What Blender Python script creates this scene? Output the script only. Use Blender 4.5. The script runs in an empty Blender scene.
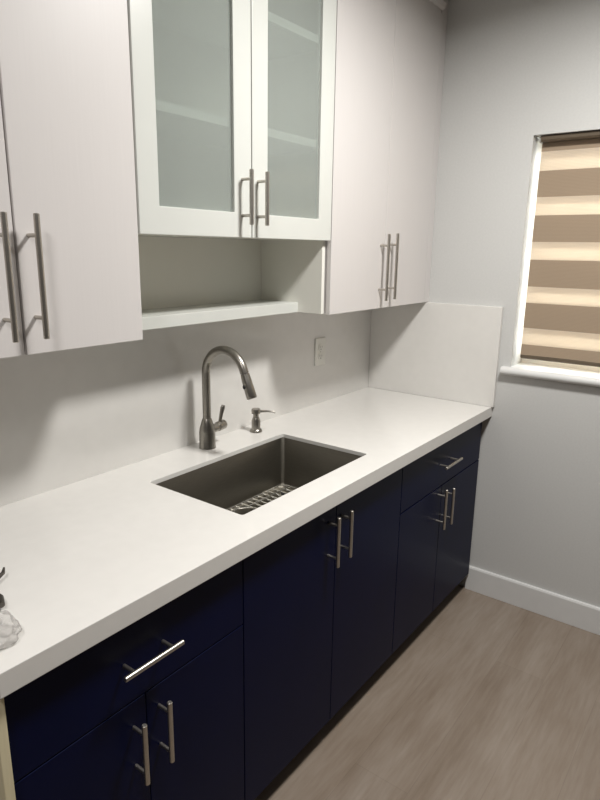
import bpy, bmesh, math, random
from mathutils import Vector, Matrix
random.seed(7)
S = bpy.context.scene
COL = S.collection

# ------------------------------------------------------------------ materials
def lin(c):
    return tuple((v/12.92 if v <= .04045 else ((v+.055)/1.055)**2.4) for v in [x/255 for x in c]) + (1,)

def new_mat(name):
    m = bpy.data.materials.new(name); m.use_nodes = True
    nt = m.node_tree
    return m, nt, nt.nodes['Principled BSDF']

def setp(b, **k):
    for n, v in k.items():
        b.inputs[n.replace('_', ' ')].default_value = v

def noise(nt, scale=(1, 1, 1), s=5, detail=4, rough=.5):
    tc = nt.nodes.new('ShaderNodeTexCoord'); mp = nt.nodes.new('ShaderNodeMapping')
    mp.inputs['Scale'].default_value = scale
    n = nt.nodes.new('ShaderNodeTexNoise'); n.inputs['Scale'].default_value = s
    n.inputs['Detail'].default_value = detail; n.inputs['Roughness'].default_value = rough
    nt.links.new(tc.outputs['Object'], mp.inputs['Vector']); nt.links.new(mp.outputs['Vector'], n.inputs['Vector'])
    return n

def ramp(nt, src, stops):
    r = nt.nodes.new('ShaderNodeValToRGB')
    while len(r.color_ramp.elements) < len(stops): r.color_ramp.elements.new(.5)
    for e, (p, c) in zip(r.color_ramp.elements, stops): e.position = p; e.color = c
    nt.links.new(src, r.inputs['Fac']); return r

def bump(nt, b, src, strength, dist=.001):
    n = nt.nodes.new('ShaderNodeBump'); n.inputs['Strength'].default_value = strength
    n.inputs['Distance'].default_value = dist
    nt.links.new(src, n.inputs['Height']); nt.links.new(n.outputs['Normal'], b.inputs['Normal'])

def simple(name, c1, c2, rough, scale=(1, 1, 1), s=6, bs=0, bd=.001, metal=0, detail=4, spec=.5):
    m, nt, b = new_mat(name)
    n = noise(nt, scale, s, detail)
    r = ramp(nt, n.outputs['Fac'], [(.3, lin(c1)), (.7, lin(c2))])
    nt.links.new(r.outputs['Color'], b.inputs['Base Color'])
    setp(b, Roughness=rough, Metallic=metal, Specular_IOR_Level=spec)
    if bs: bump(nt, b, n.outputs['Fac'], bs, bd)
    return m

M = {}
M['wall'] = simple('wall_paint', (199, 199, 197), (203, 203, 201), .55, s=120, bs=.12, bd=.0006)
M['ceiling'] = simple('ceiling_paint', (205, 205, 203), (208, 208, 206), .8, s=60)
M['trim'] = simple('trim_paint', (216, 216, 215), (220, 220, 219), .35, s=20)
M['shaker'] = simple('white_lacquer', (209, 211, 206), (211, 213, 208), .32, s=10)
M['shelf_white'] = simple('white_melamine_shelf', (240, 241, 238), (242, 243, 240), .4, s=10)
M['laminate'] = simple('white_woodgrain_laminate', (212, 208, 206), (214, 210, 208), .42, scale=(60, 60, 1.5), s=4, bs=.025, bd=.0006)
M['inside'] = simple('cabinet_interior', (236, 235, 227), (238, 237, 229), .5, s=8)
M['quartz'] = simple('white_quartz', (220, 218, 214), (223, 221, 217), .14, s=25, detail=6)
M['navy'] = simple('navy_lacquer', (2, 9, 42), (3, 10, 45), .36, s=9, spec=.10)
M['toe'] = simple('navy_toe_board', (4, 7, 25), (5, 8, 28), .5, s=9)
M['nickel'] = simple('brushed_nickel', (182, 177, 169), (194, 189, 181), .38, scale=(1, 1, 40), s=30, metal=1)
M['faucet'] = simple('brushed_steel_faucet', (148, 144, 137), (158, 154, 147), .32, scale=(1, 1, 30), s=20, metal=1)
M['steel'] = simple('stainless_sink', (119, 115, 106), (128, 124, 115), .42, scale=(1, 1, 25), s=40, metal=1)
M['wire'] = simple('polished_wire', (236, 236, 233), (242, 242, 239), .22, s=10, metal=1)
M['dark'] = simple('dark_rubber', (28, 28, 28), (32, 32, 32), .6, s=10)
M['plate'] = simple('outlet_plastic', (224, 223, 216), (227, 226, 219), .35, s=10)
M['slot'] = simple('outlet_slots', (100, 98, 94), (106, 104, 100), .6, s=10)
M['cream'] = simple('cream_panel', (220, 210, 175), (229, 219, 186), .5, scale=(30, 30, 2), s=5)
M['vinyl'] = simple('window_vinyl', (240, 240, 238), (243, 243, 241), .35, s=10)
M['valance'] = simple('blind_valance', (84, 71, 55), (90, 77, 60), .6, s=60)
M['rail'] = simple('blind_rail', (166, 146, 122), (174, 154, 130), .5, s=60)
M['gunmetal'] = simple('grey_hardware', (88, 84, 80), (108, 104, 100), .38, s=60, metal=1)

# floor: vinyl planks along x
m, nt, b = new_mat('vinyl_plank_floor'); M['floor'] = m
tc = nt.nodes.new('ShaderNodeTexCoord')
br = nt.nodes.new('ShaderNodeTexBrick'); br.offset = .37; br.offset_frequency = 2
for k, v in (('Scale', 1), ('Brick Width', 1.22), ('Row Height', .182), ('Mortar Size', .0012), ('Mortar Smooth', .3), ('Bias', 0)):
    br.inputs[k].default_value = v
br.inputs['Color1'].default_value = lin((149, 138, 127)); br.inputs['Color2'].default_value = lin((154, 143, 132))
br.inputs['Mortar'].default_value = lin((142, 131, 120))
nt.links.new(tc.outputs['Object'], br.inputs['Vector'])
n1 = noise(nt, (.9, 5, 1), 1.6, 6, .6)
n2 = noise(nt, (2.5, 26, 1), 3.0, 5, .55)
r1 = ramp(nt, n1.outputs['Fac'], [(.28, lin((214, 205, 195))), (.72, (1, 1, 1, 1))])
r2 = ramp(nt, n2.outputs['Fac'], [(.3, lin((240, 236, 232))), (.65, (1, 1, 1, 1))])
def mix(a, b_, f=1):
    x = nt.nodes.new('ShaderNodeMix'); x.data_type = 'RGBA'; x.blend_type = 'MULTIPLY'
    x.inputs[0].default_value = f
    nt.links.new(a, x.inputs[6]); nt.links.new(b_, x.inputs[7]); return x.outputs[2]
c = mix(mix(br.outputs['Color'], r1.outputs['Color']), r2.outputs['Color'])
nt.links.new(c, b.inputs['Base Color']); setp(b, Roughness=.42)
bump(nt, b, n2.outputs['Fac'], .08)

# frosted glass
m, nt, b = new_mat('frosted_glass'); M['frost'] = m
n = noise(nt, (1, 1, 1), 240, 2)
setp(b, Base_Color=lin((224, 231, 226)), Roughness=.10, IOR=1.25, Transmission_Weight=.74)
bump(nt, b, n.outputs['Fac'], .05)

# clear glass / plastic film: mostly transparent with gloss
def clear(name, tint, refl, rough, diff=0):
    m, nt, b = new_mat(name); nt.nodes.remove(b)
    out = nt.nodes['Material Output']
    tr = nt.nodes.new('ShaderNodeBsdfTransparent'); tr.inputs['Color'].default_value = tint
    gl = nt.nodes.new('ShaderNodeBsdfGlossy'); gl.inputs['Roughness'].default_value = rough
    lw = nt.nodes.new('ShaderNodeLayerWeight'); lw.inputs['Blend'].default_value = refl
    mx = nt.nodes.new('ShaderNodeMixShader')
    nt.links.new(lw.outputs['Fresnel'], mx.inputs['Fac'])
    nt.links.new(tr.outputs[0], mx.inputs[1]); nt.links.new(gl.outputs[0], mx.inputs[2])
    last = mx
    if diff:
        df = nt.nodes.new('ShaderNodeBsdfDiffuse'); df.inputs['Color'].default_value = lin((222, 219, 215))
        m2 = nt.nodes.new('ShaderNodeMixShader'); m2.inputs['Fac'].default_value = diff
        nt.links.new(mx.outputs[0], m2.inputs[1]); nt.links.new(df.outputs[0], m2.inputs[2]); last = m2
    nt.links.new(last.outputs[0], out.inputs['Surface']); return m
M['glass'] = clear('window_glass', (.96, .98, .97, 1), .12, .02)
M['film'] = clear('clear_plastic_film', (.97, .97, .97, 1), .14, .15, .30)

def fabric(name, col, trans, transp):
    m, nt, b = new_mat(name); nt.nodes.remove(b)
    out = nt.nodes['Material Output']
    w = nt.nodes.new('ShaderNodeTexWave'); w.bands_direction = 'Z'
    tc = nt.nodes.new('ShaderNodeTexCoord'); nt.links.new(tc.outputs['Object'], w.inputs['Vector'])
    w.inputs['Scale'].default_value = 60; w.inputs['Distortion'].default_value = 2
    dk = tuple(x*.88 for x in col[:3]) + (1,)
    r = ramp(nt, w.outputs['Fac'], [(.2, dk), (.8, col)])
    df = nt.nodes.new('ShaderNodeBsdfDiffuse'); tl = nt.nodes.new('ShaderNodeBsdfTranslucent')
    nt.links.new(r.outputs['Color'], df.inputs['Color']); nt.links.new(r.outputs['Color'], tl.inputs['Color'])
    a = nt.nodes.new('ShaderNodeMixShader'); a.inputs['Fac'].default_value = trans
    nt.links.new(df.outputs[0], a.inputs[1]); nt.links.new(tl.outputs[0], a.inputs[2])
    last = a
    if transp:
        tp = nt.nodes.new('ShaderNodeBsdfTransparent'); tp.inputs['Color'].default_value = (1, .96, .9, 1)
        x = nt.nodes.new('ShaderNodeMixShader'); x.inputs['Fac'].default_value = transp
        nt.links.new(a.outputs[0], x.inputs[1]); nt.links.new(tp.outputs[0], x.inputs[2]); last = x
    nt.links.new(last.outputs[0], out.inputs['Surface']); return m
M['opaque_band'] = fabric('blind_opaque_band', lin((168, 150, 130)), .10, 0)
M['sheer_band'] = fabric('blind_sheer_band', lin((236, 222, 203)), .37, .08)

# ------------------------------------------------------------------ mesh helpers
class MB:
    def __init__(s, origin=(0, 0, 0)):
        s.bm = bmesh.new(); s.o = Vector(origin)
    def v(s, p): return s.bm.verts.new(Vector(p) - s.o)
    def box(s, x0, x1, y0, y1, z0, z1):
        vs = [s.v((x, y, z)) for x in (x0, x1) for y in (y0, y1) for z in (z0, z1)]
        for f in ((0, 1, 3, 2), (4, 6, 7, 5), (0, 4, 5, 1), (2, 3, 7, 6), (0, 2, 6, 4), (1, 5, 7, 3)):
            s.bm.faces.new([vs[i] for i in f])
        return s
    def rings(s, rings, cap=True, close=False):
        vr = [[s.v(p) for p in r] for r in rings]
        n = len(vr[0]); k = len(vr)
        for i in range(k if close else k-1):
            a, b_ = vr[i], vr[(i+1) % k]
            for j in range(n):
                s.bm.faces.new((a[j], a[(j+1) % n], b_[(j+1) % n], b_[j]))
        if cap and not close:
            s.bm.faces.new(list(reversed(vr[0]))); s.bm.faces.new(vr[-1])
        return s
    def tube(s, pts, r, n=16, cap=True, close=False):
        pts = [Vector(p) for p in pts]; rs = r if isinstance(r, (list, tuple)) else [r]*len(pts)
        rings = []; prev = None; N = len(pts)
        for i, p in enumerate(pts):
            if close: t = (pts[(i+1) % N]-pts[i-1]).normalized()
            else: t = (pts[min(i+1, N-1)]-pts[max(i-1, 0)]).normalized()
            if prev is None:
                a = Vector((0, 0, 1)) if abs(t.z) < .9 else Vector((1, 0, 0))
                u = t.cross(a).normalized()
            else:
                u = (prev - t*prev.dot(t)).normalized()
            prev = u; w = t.cross(u)
            rings.append([p + rs[i]*(math.cos(q)*u + math.sin(q)*w) for q in [2*math.pi*j/n for j in range(n)]])
        return s.rings(rings, cap, close)
    def lathe(s, c, prof, n=28, axis=(0, 0, 1)):
        ax = Vector(axis).normalized(); a = Vector((1, 0, 0)) if abs(ax.x) < .9 else Vector((0, 1, 0))
        u = ax.cross(a).normalized(); w = ax.cross(u); c = Vector(c)
        return s.rings([[c + ax*h + r*(math.cos(q)*u + math.sin(q)*w) for q in [2*math.pi*j/n for j in range(n)]] for r, h in prof])
    def holed(s, outer, holes, to3, d0, d1):
        """flat slab with holes; to3(a, b, d) -> point, d = thickness coordinate"""
        for d in (d0, d1):
            es = []
            loops = []
            for lp in [outer] + holes:
                vs = [s.v(to3(a, b, d)) for a, b in lp]; loops.append(vs)
                for i in range(len(vs)): es.append(s.bm.edges.new((vs[i], vs[(i+1) % len(vs)])))
            bmesh.ops.triangle_fill(s.bm, use_beauty=True, edges=es)
            if d == d0: first = loops
        for la, lb in zip(first, loops):
            for i in range(len(la)):
                j = (i+1) % len(la); s.bm.faces.new((la[i], la[j], lb[j], lb[i]))
        return s
    def build(s, name, mat, parent=None, loc=None, bevel=0, smooth=False, segs=2):
        bmesh.ops.recalc_face_normals(s.bm, faces=s.bm.faces)
        me = bpy.data.meshes.new(name); s.bm.to_mesh(me); s.bm.free()
        for mm in (mat if isinstance(mat, list) else [mat]): me.materials.append(mm)
        o = bpy.data.objects.new(name, me); COL.objects.link(o)
        if smooth:
            for p in me.polygons: p.use_smooth = True
            try: me.set_sharp_from_angle(angle=math.radians(40))
            except Exception: pass
        if bevel:
            bv = o.modifiers.new('bevel', 'BEVEL'); bv.width = bevel; bv.segments = segs
            bv.limit_method = 'ANGLE'; bv.angle_limit = math.radians(40)
        if parent: o.parent = parent
        else: o.location = s.o
        return o

def empty(name, loc, label, cat, group=None):
    o = bpy.data.objects.new(name, None); o.empty_display_size = .1; COL.objects.link(o); o.location = loc
    return tag(o, label, cat, group)
def tag(o, label, cat, group=None):
    o['label'] = label; o['category'] = cat
    if group: o['group'] = group
    return o
def struct(o): o['kind'] = 'structure'; return o

def rrect(x0, x1, y0, y1, r, n=5):
    pts = []
    for cx, cy, a0 in ((x1-r, y1-r, 0), (x0+r, y1-r, 90), (x0+r, y0+r, 180), (x1-r, y0+r, 270)):
        for k in range(n+1):
            a = math.radians(a0 + 90*k/n); pts.append((cx+r*math.cos(a), cy+r*math.sin(a)))
    return pts
XY = lambda a, b, d: (a, b, d)
XZ = lambda a, b, d: (a, d, b)
YZ = lambda a, b, d: (d, a, b)

# ------------------------------------------------------------------ dimensions (metres; right wall x=0, back wall y=0)
CEIL = 2.64; CROWN = 2.562; XL = -7.5; YF = -6.5
CT = .914; CF = -.648                    # countertop height and front edge
UB = 1.354; UT = 2.52; UY = -.309        # upper cabinets
BY = -.615; BB = .088; DZ = .6643        # base fronts, drawer line
U1, U2, U3, UL = -.813, -1.645, -1.9497, -2.254
B1, B2, BM, BL = -.7825, -1.6168, -1.9256, -2.2180
WY0, WY1, WZ0, WZ1 = -.709, -1.64, 1.092, 2.03   # window opening

# ------------------------------------------------------------------ room shell
struct(MB().box(XL-.1, 0.17, YF-.1, .1, -.06, 0).build('floor', M['floor']))
struct(MB().box(XL-.1, 0.17, YF-.1, .1, CEIL, CEIL+.08).build('ceiling', M['ceiling']))
struct(MB().box(XL-.1, 0.12, 0, .1, 0, CEIL).build('wall_back', M['wall']))
struct(MB().box(XL-.1, 0.17, YF-.1, YF, 0, CEIL).build('wall_front', M['wall']))
struct(MB().box(XL-.1, XL, YF, 0, 0, CEIL).build('wall_left', M['wall']))
struct(MB().holed([(YF, 0), (0, 0), (0, CEIL), (YF, CEIL)], [[(WY1, WZ0), (WY0, WZ0), (WY0, WZ1), (WY1, WZ1)]], YZ, 0, .17).build('wall_right', M['wall']))
# baseboard with eased top
struct(MB().rings([[(0, y, 0), (-.014, y, 0), (-.014, y, .112), (-.010, y, .120), (0, y, .121)] for y in (-.60, YF)]).build('baseboard_right', M['trim'], bevel=.001))
# cornice strip over the upper cabinets
struct(MB().rings([[(x, UY+.02, CROWN), (x, UY-.010, CROWN), (x, UY-.014, CROWN-.008), (x, UY-.008, CROWN-.022), (x, UY+.0, CROWN-.030), (x, UY+.02, CROWN-.030)] for x in (-2.26, -.045)]).build('trim_1', M['laminate']))

# window: vinyl frame and pane
wn = bpy.data.objects.new('window_1', None); COL.objects.link(wn); wn.location = (.1, (WY0+WY1)/2, WZ0); struct(wn)
wo = wn.location
f = MB(wo).holed([(WY1, WZ0), (WY0, WZ0), (WY0, WZ1), (WY1, WZ1)], [[(WY1+.04, WZ0+.045), (WY0-.012, WZ0+.045), (WY0-.012, WZ1-.04), (WY1+.04, WZ1-.04)]], YZ, .145, .185)
f.build('window_frame', M['vinyl'], wn, bevel=.002)
MB(wo).box(.162, .168, WY1+.04, WY0-.012, WZ0+.045, WZ1-.04).build('pane', M['glass'], wn)
# sill board
prof = [(.145, 1.066), (.145, 1.1)] + [(-.016-.017*math.sin(a), 1.083+.017*math.cos(a)) for a in [math.pi*k/10 for k in range(11)]]
sl = MB((0, -1.16, 1.08)).rings([[(x, y, z) for x, z in prof] for y in (-.676, -1.70)])
struct(sl.build('trim_2', M['trim'], smooth=True))

# zebra blind
BX = .050
bl = empty('roller_blind', (BX, -1.17, WZ1), 'beige zebra roller blind with alternating opaque and sheer bands in the window', 'blind')
bo = bl.location
YA, YB = -.731, WY1+.01
cs = MB(bo).rings([[(x, y, z) for x, z in ((.018, 2.005), (.013, 2.012), (.013, 2.027), (.022, 2.029), (.084, 2.029), (.087, 2.02), (.087, 2.005))] for y in (YA-.004, YB)])
cs.build('cassette', M['valance'], bl, bevel=.001)
MB(bo).box(.045, .08, WY0-.012, YA-.0035, 2.004, 2.029).build('bracket', M['vinyl'], bl, bevel=.001)
def bands(edges, x, kinds, name):
    mb = MB(bo); ny = 24; fs = []
    for (z0, z1, k) in kinds:
        for j in range(ny):
            ya = YA+(YB-YA)*j/ny; yb = YA+(YB-YA)*(j+1)/ny
            w = lambda y, z: x + .0012*math.sin(y*9+z*3)
            q = mb.bm.faces.new([mb.v((w(ya, z0), ya, z0)), mb.v((w(yb, z0), yb, z0)), mb.v((w(yb, z1), yb, z1)), mb.v((w(ya, z1), ya, z1))])
            q.material_index = k
    bmesh.ops.remove_doubles(mb.bm, verts=mb.bm.verts, dist=1e-5)
    return mb.build(name, [M['opaque_band'], M['sheer_band']], bl)
ze = [2.008, 1.973, 1.90, 1.799, 1.728, 1.623, 1.551, 1.441, 1.373, 1.267, 1.196, 1.150]
bands(None, BX, [(ze[i+1], ze[i], i % 2) for i in range(len(ze)-1)], 'front_fabric')
# rear layer: opaque bands reach a little below the front ones
rb = []; z = 2.008
for i in range(0, len(ze)-1, 2):
    lo = ze[i+1] - .026
    rb.append((max(lo, 1.15), z, 0))
    if i+2 < len(ze): rb.append((ze[i+2]+.004, lo, 1)); z = ze[i+2]+.004
bands(None, BX+.026, rb, 'rear_fabric')
MB(bo).tube([(BX+.013, YA, 1.146), (BX+.013, YB, 1.146)], [.0135, .0135], 18).build('bottom_rail', M['valance'], bl, smooth=True)

# ------------------------------------------------------------------ bar handles
def handle(parent, org, p0, p1, face_y, r=.0062, mat='nickel', post=.17):
    """bar from p0 to p1 (both at the bar's own y), two posts back to face_y"""
    p0, p1 = Vector(p0), Vector(p1); d = p1-p0
    mb = MB(org)
    e = d.normalized()*.0012
    mb.tube([p0, p0+e, p1-e, p1], [r*.8, r, r, r*.8], 14)
    for t in (post, 1-post):
        q = p0 + d*t
        mb.tube([q, (q.x, face_y, q.z)], r*.72, 12)
    return mb.build('handle', M[mat], parent, smooth=True)

def slab_door(parent, org, name, x0, x1, y0, y1, z0, z1, mat):
    return MB(org).box(x0, x1, y0, y1, z0, z1).build(name, M[mat], parent, bevel=.0012)

# ------------------------------------------------------------------ upper cabinets
G = 'white wall cabinets above the counter'
def carcass(t, org, x0, x1, z0, z1, y0, mat, th=.018, name='carcass', side0=None):
    mb = MB(org)
    mb.box(x0, x0+th, y0, -.001, z0, z1); mb.box(x1-th, x1, y0, -.001, z0, z1)
    mb.box(x0+th, x1-th, y0, -.001, z1-th, z1); mb.box(x0+th, x1-th, y0, -.001, z0, z0+th)
    mb.box(x0+th, x1-th, -.010, -.001, z0+th, z1-th)
    return mb.build(name, M[mat], t, bevel=.0006)
DYB = UY+.019
# left
org = Vector(((UL+U2)/2, -.15, UB))
t = empty('wall_cabinet', org, 'plain white woodgrain wall cabinet at the left with two long bar handles', 'cabinet', G)
carcass(t, org, UL, U2-.004, UB+.002, UT, DYB+.001, 'laminate')
d = slab_door(t, org, 'door', UL+.002, U3-.0025, UY, DYB, UB, UT, 'laminate'); handle(d, org, (-1.988, UY-.036, 1.640), (-1.988, UY-.036, 1.389), UY)
d = slab_door(t, org, 'door', U3+.0025, U2+.003, UY, DYB, UB, UT, 'laminate'); handle(d, org, (-1.921, UY-.036, 1.641), (-1.921, UY-.036, 1.389), UY)
MB(org).box(UL, U2-.006, UY+.004, DYB, UT+.001, CEIL-.0005).build('filler', M['laminate'], t)
# right
org = Vector((U1/2, -.15, UB))
t = empty('wall_cabinet', org, 'plain white woodgrain wall cabinet in the corner beside the right wall', 'cabinet', G)
carcass(t, org, U1+.001, -.05, UB+.002, UT, DYB+.001, 'laminate')
d = slab_door(t, org, 'door', U1, -.4365, UY, DYB, UB, UT, 'laminate'); handle(d, org, (-.470, UY-.036, 1.641), (-.470, UY-.036, 1.386), UY, .0058)
d = slab_door(t, org, 'door', -.4345, -.052, UY, DYB, UB, UT, 'laminate'); handle(d, org, (-.400, UY-.036, 1.645), (-.400, UY-.036, 1.389), UY, .0058)
MB(org).box(-.0508, -.0005, UY+.0005, DYB, UB, CEIL-.0005).build('filler', M['laminate'], t)
MB(org).box(U1, -.053, UY+.004, DYB, UT+.001, CEIL-.0005).build('filler', M['laminate'], t)
# middle: glass doors above an open shelf niche
GB = 1.609
org = Vector(((U1+U2)/2, -.15, GB))
t = empty('glass_cabinet', org, 'white shaker wall cabinet with two frosted glass doors above an open niche', 'cabinet', G)
x0, x1 = U2+.001, -.8215
mb = MB(org)
mb.box(x0, x0+.016, DYB+.001, -.001, UB+.003, UT); mb.box(x1-.017, x1, DYB+.001, -.001, UB+.003, UT)
mb.box(x0+.016, x1-.016, DYB+.001, -.001, UT-.018, UT); mb.box(x0+.016, x1-.016, DYB+.001, -.001, GB+.002, GB+.020)
mb.box(x0+.016, x1-.016, -.010, -.001, GB+.02, UT-.018)
mb.build('carcass', M['inside'], t, bevel=.0006)
for zs in (1.900, 2.206):
    MB(org).box(x0+.017, x1-.017, DYB+.002, -.011, zs, zs+.024).build('inner_shelf', M['shelf_white'], t, bevel=.001)
def glass_door(a, b, ga, gb, hx):
    zt = UT; gz0, gz1 = 1.677, UT-.068
    d = MB(org).holed([(a, GB), (b, GB), (b, zt), (a, zt)], [[(ga, gz0), (gb, gz0), (gb, gz1), (ga, gz1)]], XZ, UY, DYB).build('door', M['shaker'], t, bevel=.0015)
    MB(org).box(ga-.0005, gb+.0005, UY+.0095, UY+.0145, gz0-.0005, gz1+.0005).build('glass_panel', M['frost'], d)['label'] = 'frosted grey green glass panel'
    handle(d, org, (hx, UY-.036, 1.792), (hx, UY-.036, 1.644), UY, .0062)
glass_door(U2+.009, -1.2305, -1.572, -1.302, -1.271)
glass_door(-1.2265, -.818, -1.158, -.892, -1.203)
MB(org).box(x0+.0165, x1-.0175, -.012, -.001, UB+.003, GB+.001).build('niche_back', M['inside'], t)
MB(org).box(x0+.0165, x1-.0175, -.188, -.013, 1.357, 1.392).build('open_shelf', M['shaker'], t, bevel=.0012)
MB(org).box(x0, x1, UY+.004, DYB, UT+.001, CEIL-.0005).build('filler', M['shaker'], t)

# ------------------------------------------------------------------ base cabinets
G = 'navy base cabinets under the counter'
BYB = BY+.019; BTOP = .852
def base(label, x0, x1, drawer, seam, handles, dh=None):
    org = Vector(((x0+x1)/2, -.3, 0))
    t = empty('base_cabinet', org, label, 'cabinet', G)
    mb = MB(org); th = .018; y0 = BYB+.001
    mb.box(x0, x0+th, y0, -.003, BB, .866); mb.box(x1-th, x1, y0, -.003, BB, .866)
    mb.box(x0+th, x1-th, y0, -.003, BB, BB+th); mb.box(x0+th, x1-th, -.012, -.003, BB+th, .866)
    mb.box(x0+th, x1-th, y0, y0+.02, .845, .866)
    mb.build('carcass', M['navy'], t, bevel=.0006)
    MB(org).box(x0, x1, -.545, -.530, 0, BB).build('toe_kick', M['toe'], t)
    zt = DZ-.002 if drawer else BTOP
    for (a, b), (hx, h0, h1) in zip(((x0+.0015, seam-.0012), (seam+.0012, x1-.0015)), handles):
        d = slab_door(t, org, 'door', a, b, BY, BYB, BB, zt, 'navy')
        handle(d, org, (hx, BY-.036, h0), (hx, BY-.036, h1), BY, .0058)
    if drawer:
        d = slab_door(t, org, 'drawer', x0+.0015, x1-.0015, BY, BYB, DZ+.002, BTOP, 'navy')
        handle(d, org, (dh[0], BY-.036, .7595), (dh[1], BY-.036, .7595), BY, .0058)
    return t, org
base('navy base cabinet at the left end of the counter, with one drawer over two doors', BL, B2, True, BM,
     ((-1.960, .627, .480), (-1.892, .637, .484)), (-2.0, -1.848))
base('navy base cabinet under the sink, two tall doors and no drawer', B2, B1, False, -1.203,
     ((-1.243, .828, .670), (-1.174, .826, .674)))
t, org = base('navy base cabinet beside the right wall, with one drawer over two doors', B1, -.020, True, -.423,
     ((-.459, .664, .494), (-.385, .648, .490)), (-.483, -.326))
MB(org).box(-.0195, -.0005, -.585, -.57, BB, .866).build('filler', M['navy'], t)
# pale end panel at the left end
tag(MB((-2.228, -.3, 0)).box(-2.2375, -2.2195, -.630, -.003, 0, .8665).build('end_panel', M['cream'], bevel=.0015),
    'narrow cream end panel beside the left navy cabinet', 'panel')

# ------------------------------------------------------------------ countertop and splashes
s0, s1, sf, sb = -1.543, -.918, -.549, -.184
mb = MB((-1.1, -.33, CT))
LIP = CF+.02; TH = .0145
mb.holed([(-2.234, LIP), (-.0005, LIP), (-.0005, -.0005), (-2.234, -.0005)], [rrect(s0, s1, sf, sb, .009)], XY, CT-TH, CT)
fc = [f_ for f_ in mb.bm.faces if all(abs(v.co.y+mb.o.y-LIP) < 1e-5 for v in f_.verts)]
ends = sorted(fc[0].verts, key=lambda v: (v.co.x, v.co.z)); bmesh.ops.delete(mb.bm, geom=fc, context='FACES_ONLY')
lips = []
for lo, hi in ((ends[0], ends[1]), (ends[2], ends[3])):          # thick mitred front edge
    x = lo.co.x+mb.o.x
    lips.append([hi, mb.v((x, CF, CT)), mb.v((x, CF, CT-.046)), mb.v((x, LIP, CT-.046)), lo])
for k in range(4): mb.bm.faces.new((lips[0][k], lips[1][k], lips[1][k+1], lips[0][k+1]))
for l in lips: mb.bm.faces.new(l)
tag(mb.build('countertop', M['quartz'], bevel=.0015), 'long white quartz countertop over the navy cabinets', 'countertop')
tag(MB((-1.1, -.01, CT)).box(-2.26, -.0005, -.020, -.0005, CT, UB+.001).build('backsplash', M['quartz'], bevel=.0003),
    'long white quartz backsplash slab along the back wall behind the faucet', 'backsplash')
tag(MB((-.01, -.34, CT)).box(-.022, -.0005, -.657, -.0205, CT+.0005, UB-.001).build('side_splash', M['quartz'], bevel=.0012),
    'short white quartz side splash standing on the counter against the right wall', 'backsplash')

# ------------------------------------------------------------------ sink
SZ = .705
org = Vector(((s0+s1)/2, (sf+sb)/2, SZ))
t = empty('kitchen_sink', org, 'undermount dark stainless rectangular sink in the countertop', 'sink')
mb = MB(org)
def ring(off, z, r): return [(a, b, z) for a, b in rrect(s0-off, s1+off, sf-off, sb+off, r, 6)]
zt = CT-.0150
prof = [(.03, zt-.002, .03), (.03, zt, .03), (.004, zt, .016), (.002, zt-.003, .015), (.0, SZ+.02, .014), (-.004, SZ+.007, .016), (-.014, SZ, .02)]
rs = [ring(*q) for q in prof]
mb.rings(rs, cap=False)
vs = mb.bm.verts; vs.ensure_lookup_table()
last = list(vs)[-len(rs[-1]):]
# floor with a drain hole
cx, cy = (s0+s1)/2, sb-.10
hole = [mb.v((cx+.05*math.cos(a), cy+.05*math.sin(a), SZ-.003)) for a in [2*math.pi*k/24 for k in range(24)]]
es = []
for lp in (last, hole):
    for i in range(len(lp)):
        e = mb.bm.edges.get((lp[i], lp[(i+1) % len(lp)])) or mb.bm.edges.new((lp[i], lp[(i+1) % len(lp)])); es.append(e)
bmesh.ops.triangle_fill(mb.bm, use_beauty=True, edges=es)
mb.build('basin', M['steel'], t, smooth=True)
MB(org).lathe((cx, cy, SZ-.003), [(.050, 0), (.050, .002), (.040, .001), (.036, -.02), (.01, -.022), (.001, -.0225)]).build('drain', M['nickel'], t, smooth=True)
# wire grid
org = Vector((cx, (sf+sb)/2, SZ))
t = empty('sink_grid', org, 'shiny wire bottom grid lying in the sink', 'sink grid')
gz = SZ+.024
ga, gb_, gc, gd = s0+.03, s1-.03, sf+.03, sb-.024
MB(org).tube([(a, b, gz) for a, b in rrect(ga, gb_, gc, gd, .03, 6)], .0032, 8, close=True).build('rim_wire', M['wire'], t, smooth=True)
mb = MB(org)
nx = 20
for k in range(1, nx):
    x = ga+(gb_-ga)*k/nx
    if abs(x-cx) < .05:
        mb.tube([(x, gc, gz-.002), (x, cy-.055, gz-.002)], 0.0030, 8); mb.tube([(x, cy+.055, gz-.002), (x, gd, gz-.002)], 0.0030, 8)
    else: mb.tube([(x, gc, gz-.002), (x, gd, gz-.002)], 0.0030, 8)
for k in range(1, 8):
    y = gc+(gd-gc)*k/8
    if abs(y-cy) < .05:
        mb.tube([(ga, y, gz+.002), (cx-.055, y, gz+.002)], 0.0030, 8); mb.tube([(cx+.055, y, gz+.002), (gb_, y, gz+.002)], 0.0030, 8)
    else: mb.tube([(ga, y, gz+.002), (gb_, y, gz+.002)], 0.0030, 8)
mb.tube([(cx+.058*math.cos(a), cy+.058*math.sin(a), gz) for a in [2*math.pi*k/24 for k in range(24)]], .0024, 8, close=True)
mb.build('mesh_wires', M['wire'], t, smooth=True)
for a, b in ((ga+.06, gc+.05), (gb_-.06, gc+.05), (ga+.06, gd-.05), (gb_-.06, gd-.05)):
    MB(org).lathe((a, b, SZ), [(.007, 0), (.008, .004), (.007, .020), (.004, .021)], 14).build('rubber_foot', M['dark'], t, smooth=True)

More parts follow.
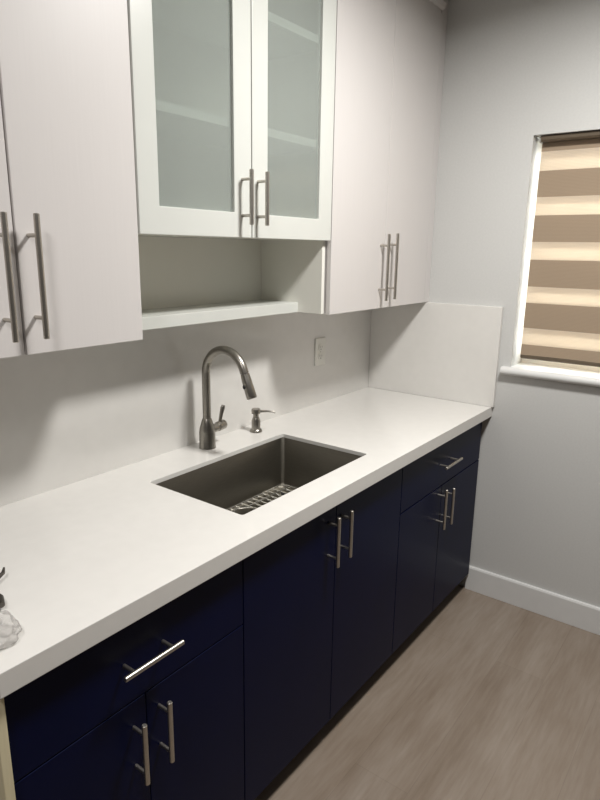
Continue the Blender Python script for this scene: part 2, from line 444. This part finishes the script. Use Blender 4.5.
# ------------------------------------------------------------------ faucet
fx, fy = -1.210, -.087
org = Vector((fx, fy, CT))
t = empty('kitchen_faucet', org, 'tall brushed steel gooseneck faucet standing behind the sink', 'faucet')
MB(org).lathe((fx, fy, CT+.0005), [(.0285, 0), (.0285, .003), (.0275, .005), (.0272, .055), (.0255, .070), (.0195, .090), (.0165, .100), (.0145, .104)], 32).build('body', M['faucet'], t, smooth=True)
R_ = .087; zc = 1.174; ang = math.radians(158)
pts = [(fx, fy, CT+.10), (fx, fy, 1.0), (fx, fy, 1.1)]
for k in range(0, 25):
    a = ang*k/24; pts.append((fx, fy-R_+R_*math.cos(a), zc+R_*math.sin(a)))
end = Vector(pts[-1]); tan = Vector((0, -math.sin(ang), math.cos(ang)))
pts.append(end+tan*.012)
MB(org).tube(pts, .0140, 20).build('neck', M['faucet'], t, smooth=True)
st = end+tan*.013
sp = MB(org).lathe(st, [(.0125, 0), (.0145, .001), (.0148, .012), (.0155, .022), (.0168, .076), (.0162, .080), (.0145, .082), (.0140, .080)], 24, tan)
sp = sp.build('spray_head', M['faucet'], t, smooth=True)
nrm = Vector((0, math.cos(ang), math.sin(ang)))
bc = st+tan*.042+Vector((0, 1, .35)).normalized()*.0
MB(org).lathe(bc+Vector((0, .36, .93)).normalized()*0 + Vector((-.0135, .004, 0)), [(.0065, -.002), (.0065, .0035), (.005, .0045)], 16, (-1, .3, 0)).build('spray_button', M['dark'], sp, smooth=True)
hz = CT+.060
hb = MB(org).lathe((fx+.020, fy, hz), [(.0150, 0), (.0150, .030), (.0170, .031), (.0170, .060), (.0150, .064), (.008, .065)], 24, (1, 0, .10)).build('handle_hub', M['faucet'], t, smooth=True)
MB(org).tube([(fx+.060, fy, hz+.010), (fx+.062, fy-.002, hz+.026), (fx+.066, fy-.004, hz+.048), (fx+.071, fy-.006, hz+.068), (fx+.074, fy-.007, hz+.077)], [.0060, .0058, .0066, .0082, .0055], 16).build('lever', M['faucet'], t, smooth=True)

# soap dispenser
sx, sy = -.961, -.091
org = Vector((sx, sy, CT))
t = empty('soap_dispenser', org, 'small brushed steel soap pump on the counter right of the faucet', 'soap dispenser')
MB(org).lathe((sx, sy, CT+.0005), [(.0235, 0), (.0235, .004), (.0215, .008), (.0165, .012), (.0165, .042), (.0125, .052), (.0110, .056)], 28).build('collar', M['faucet'], t, smooth=True)
MB(org).lathe((sx, sy, CT+.056), [(.0105, 0), (.0105, .012), (.0165, .014), (.0170, .028), (.0150, .032), (.004, .033)], 24).build('pump_head', M['faucet'], t, smooth=True)
dv = Vector((.62, -.78, 0)).normalized()
b0 = Vector((sx, sy, CT+.078))
MB(org).tube([b0+dv*.008, b0+dv*.04+Vector((0, 0, .001)), b0+dv*.064-Vector((0, 0, .001)), b0+dv*.071-Vector((0, 0, .005))], [.0052, .0040, .0034, .0032], 14).build('nozzle', M['faucet'], t, smooth=True)

# ------------------------------------------------------------------ outlet
ox, oz = -.456, 1.146
org = Vector((ox, -.02, oz))
t = empty('wall_outlet', org, 'white electrical outlet on the backsplash right of the soap pump', 'outlet')
MB(org).box(ox-.038, ox+.038, -.0265, -.0203, oz-.06, oz+.06).build('cover_plate', M['plate'], t, bevel=.002)
for k in (-1, 1):
    zz = oz+k*.0195
    r = MB(org).holed(rrect(ox-.0165, ox+.0165, zz-.0145, zz+.0145, .010, 5), [], XZ, -.0285, -.026).build('receptacle', M['plate'], t, bevel=.0008)
    mb = MB(org)
    mb.box(ox-.0085, ox-.006, -.0289, -.0284, zz-.002, zz+.008); mb.box(ox+.006, ox+.0085, -.0289, -.0284, zz-.002, zz+.007)
    mb.lathe((ox, -.0284, zz-.008), [(.0028, 0), (.0028, .0005)], 12, (0, -1, 0))
    mb.build('slots', M['slot'], r)
MB(org).lathe((ox, -.0264, oz), [(.003, 0), (.003, .0008), (.002, .0012)], 12, (0, -1, 0)).build('screw', M['nickel'], t, smooth=True)

# ------------------------------------------------------------------ plastic wrapped hardware at the left end of the counter
org = Vector((-2.188, -.548, CT))
mb = MB(org)
bmesh.ops.create_icosphere(mb.bm, subdivisions=5, radius=1)
rnd = random.Random(3)
ks = [(Vector((rnd.uniform(-1, 1), rnd.uniform(-1, 1), rnd.uniform(-1, 1))).normalized(), rnd.uniform(3, 8), rnd.uniform(0, 6)) for _ in range(16)]
for v in mb.bm.verts:
    p = v.co.copy(); k = 0
    for dvec, fr, ph in ks: k += abs(math.sin(fr*p.dot(dvec)+ph))-.5
    p *= 1+.045*k
    q = Vector((p.x*.036, p.y*.048, max(p.z, -.55)*.024+.0140))
    v.co = q
tag(mb.build('plastic_bag', M['film'], bevel=0), 'small crumpled clear plastic bag on the left end of the counter', 'bag')
org = Vector((-2.135, -.45, CT+.004))
mb = MB(org)
mb.tube([(-2.137, -.420, CT+.012), (-2.133, -.440, CT+.014), (-2.133, -.462, CT+.014), (-2.138, -.482, CT+.012)], [.005, .010, .010, .006], 12)
mb.tube([(-2.135, -.432, CT+.012), (-2.122, -.400, CT+.013), (-2.098, -.388, CT+.014), (-2.080, -.379, CT+.017), (-2.073, -.370, CT+.022)], [.004, .004, .0045, .004, .002], 10)
tag(mb.build('metal_fitting', M['gunmetal'], smooth=True), 'grey metal fitting with a bent prong beside the crumpled clear plastic bag', 'fitting')

# ------------------------------------------------------------------ light
def area(name, loc, size, w, col, shape='DISK', rot=(0, 0, 0), sy=None):
    l = bpy.data.lights.new(name, 'AREA'); l.shape = shape; l.size = size
    if sy: l.size_y = sy
    l.energy = w; l.spread = math.radians(168); l.color = col
    o = bpy.data.objects.new(name, l); COL.objects.link(o); o.location = loc; o.rotation_euler = rot
    return o
area('ceiling_lamp', (-1.06, -1.225, CEIL-.012), .30, 38, (1, .978, .94))
area('ceiling_lamp', (-3.0, -1.22, CEIL-.012), .30, 18, (1, .97, .95))

w = bpy.data.worlds.new('World'); S.world = w; w.use_nodes = True
bg = w.node_tree.nodes['Background']
bg.inputs['Color'].default_value = (1, .985, .95, 1); bg.inputs['Strength'].default_value = 7.5

# ------------------------------------------------------------------ camera
cd = bpy.data.cameras.new('camera'); cam = bpy.data.objects.new('camera', cd); COL.objects.link(cam)
fw = Vector((0.7793867332286921, 0.578699720130904, -0.24013111832397124))
rt = Vector((0.5990584986313883, -0.8005639551523157, 0.015042238144223712))
up = Vector((0.18353537883638246, 0.155576308065509, 0.9706239112468285))
mw = Matrix((rt, up, -fw)).transposed().to_4x4()
mw.translation = Vector((-2.620993452271578, -1.5263776477337352, 1.5792388844303837))
cam.matrix_world = mw
cd.sensor_fit = 'HORIZONTAL'; cd.sensor_width = 36; cd.lens = 36*609.7657/600; cd.clip_start = .02
S.camera = cam

S.view_settings.view_transform = 'Standard'; S.view_settings.look = 'None'
S.view_settings.exposure = .03; S.view_settings.gamma = 1; S.view_settings.use_curve_mapping = False
try:
    S.cycles.use_denoising = True; S.cycles.max_bounces = 12; S.cycles.transparent_max_bounces = 16
    S.cycles.sample_clamp_indirect = 4
except Exception: pass
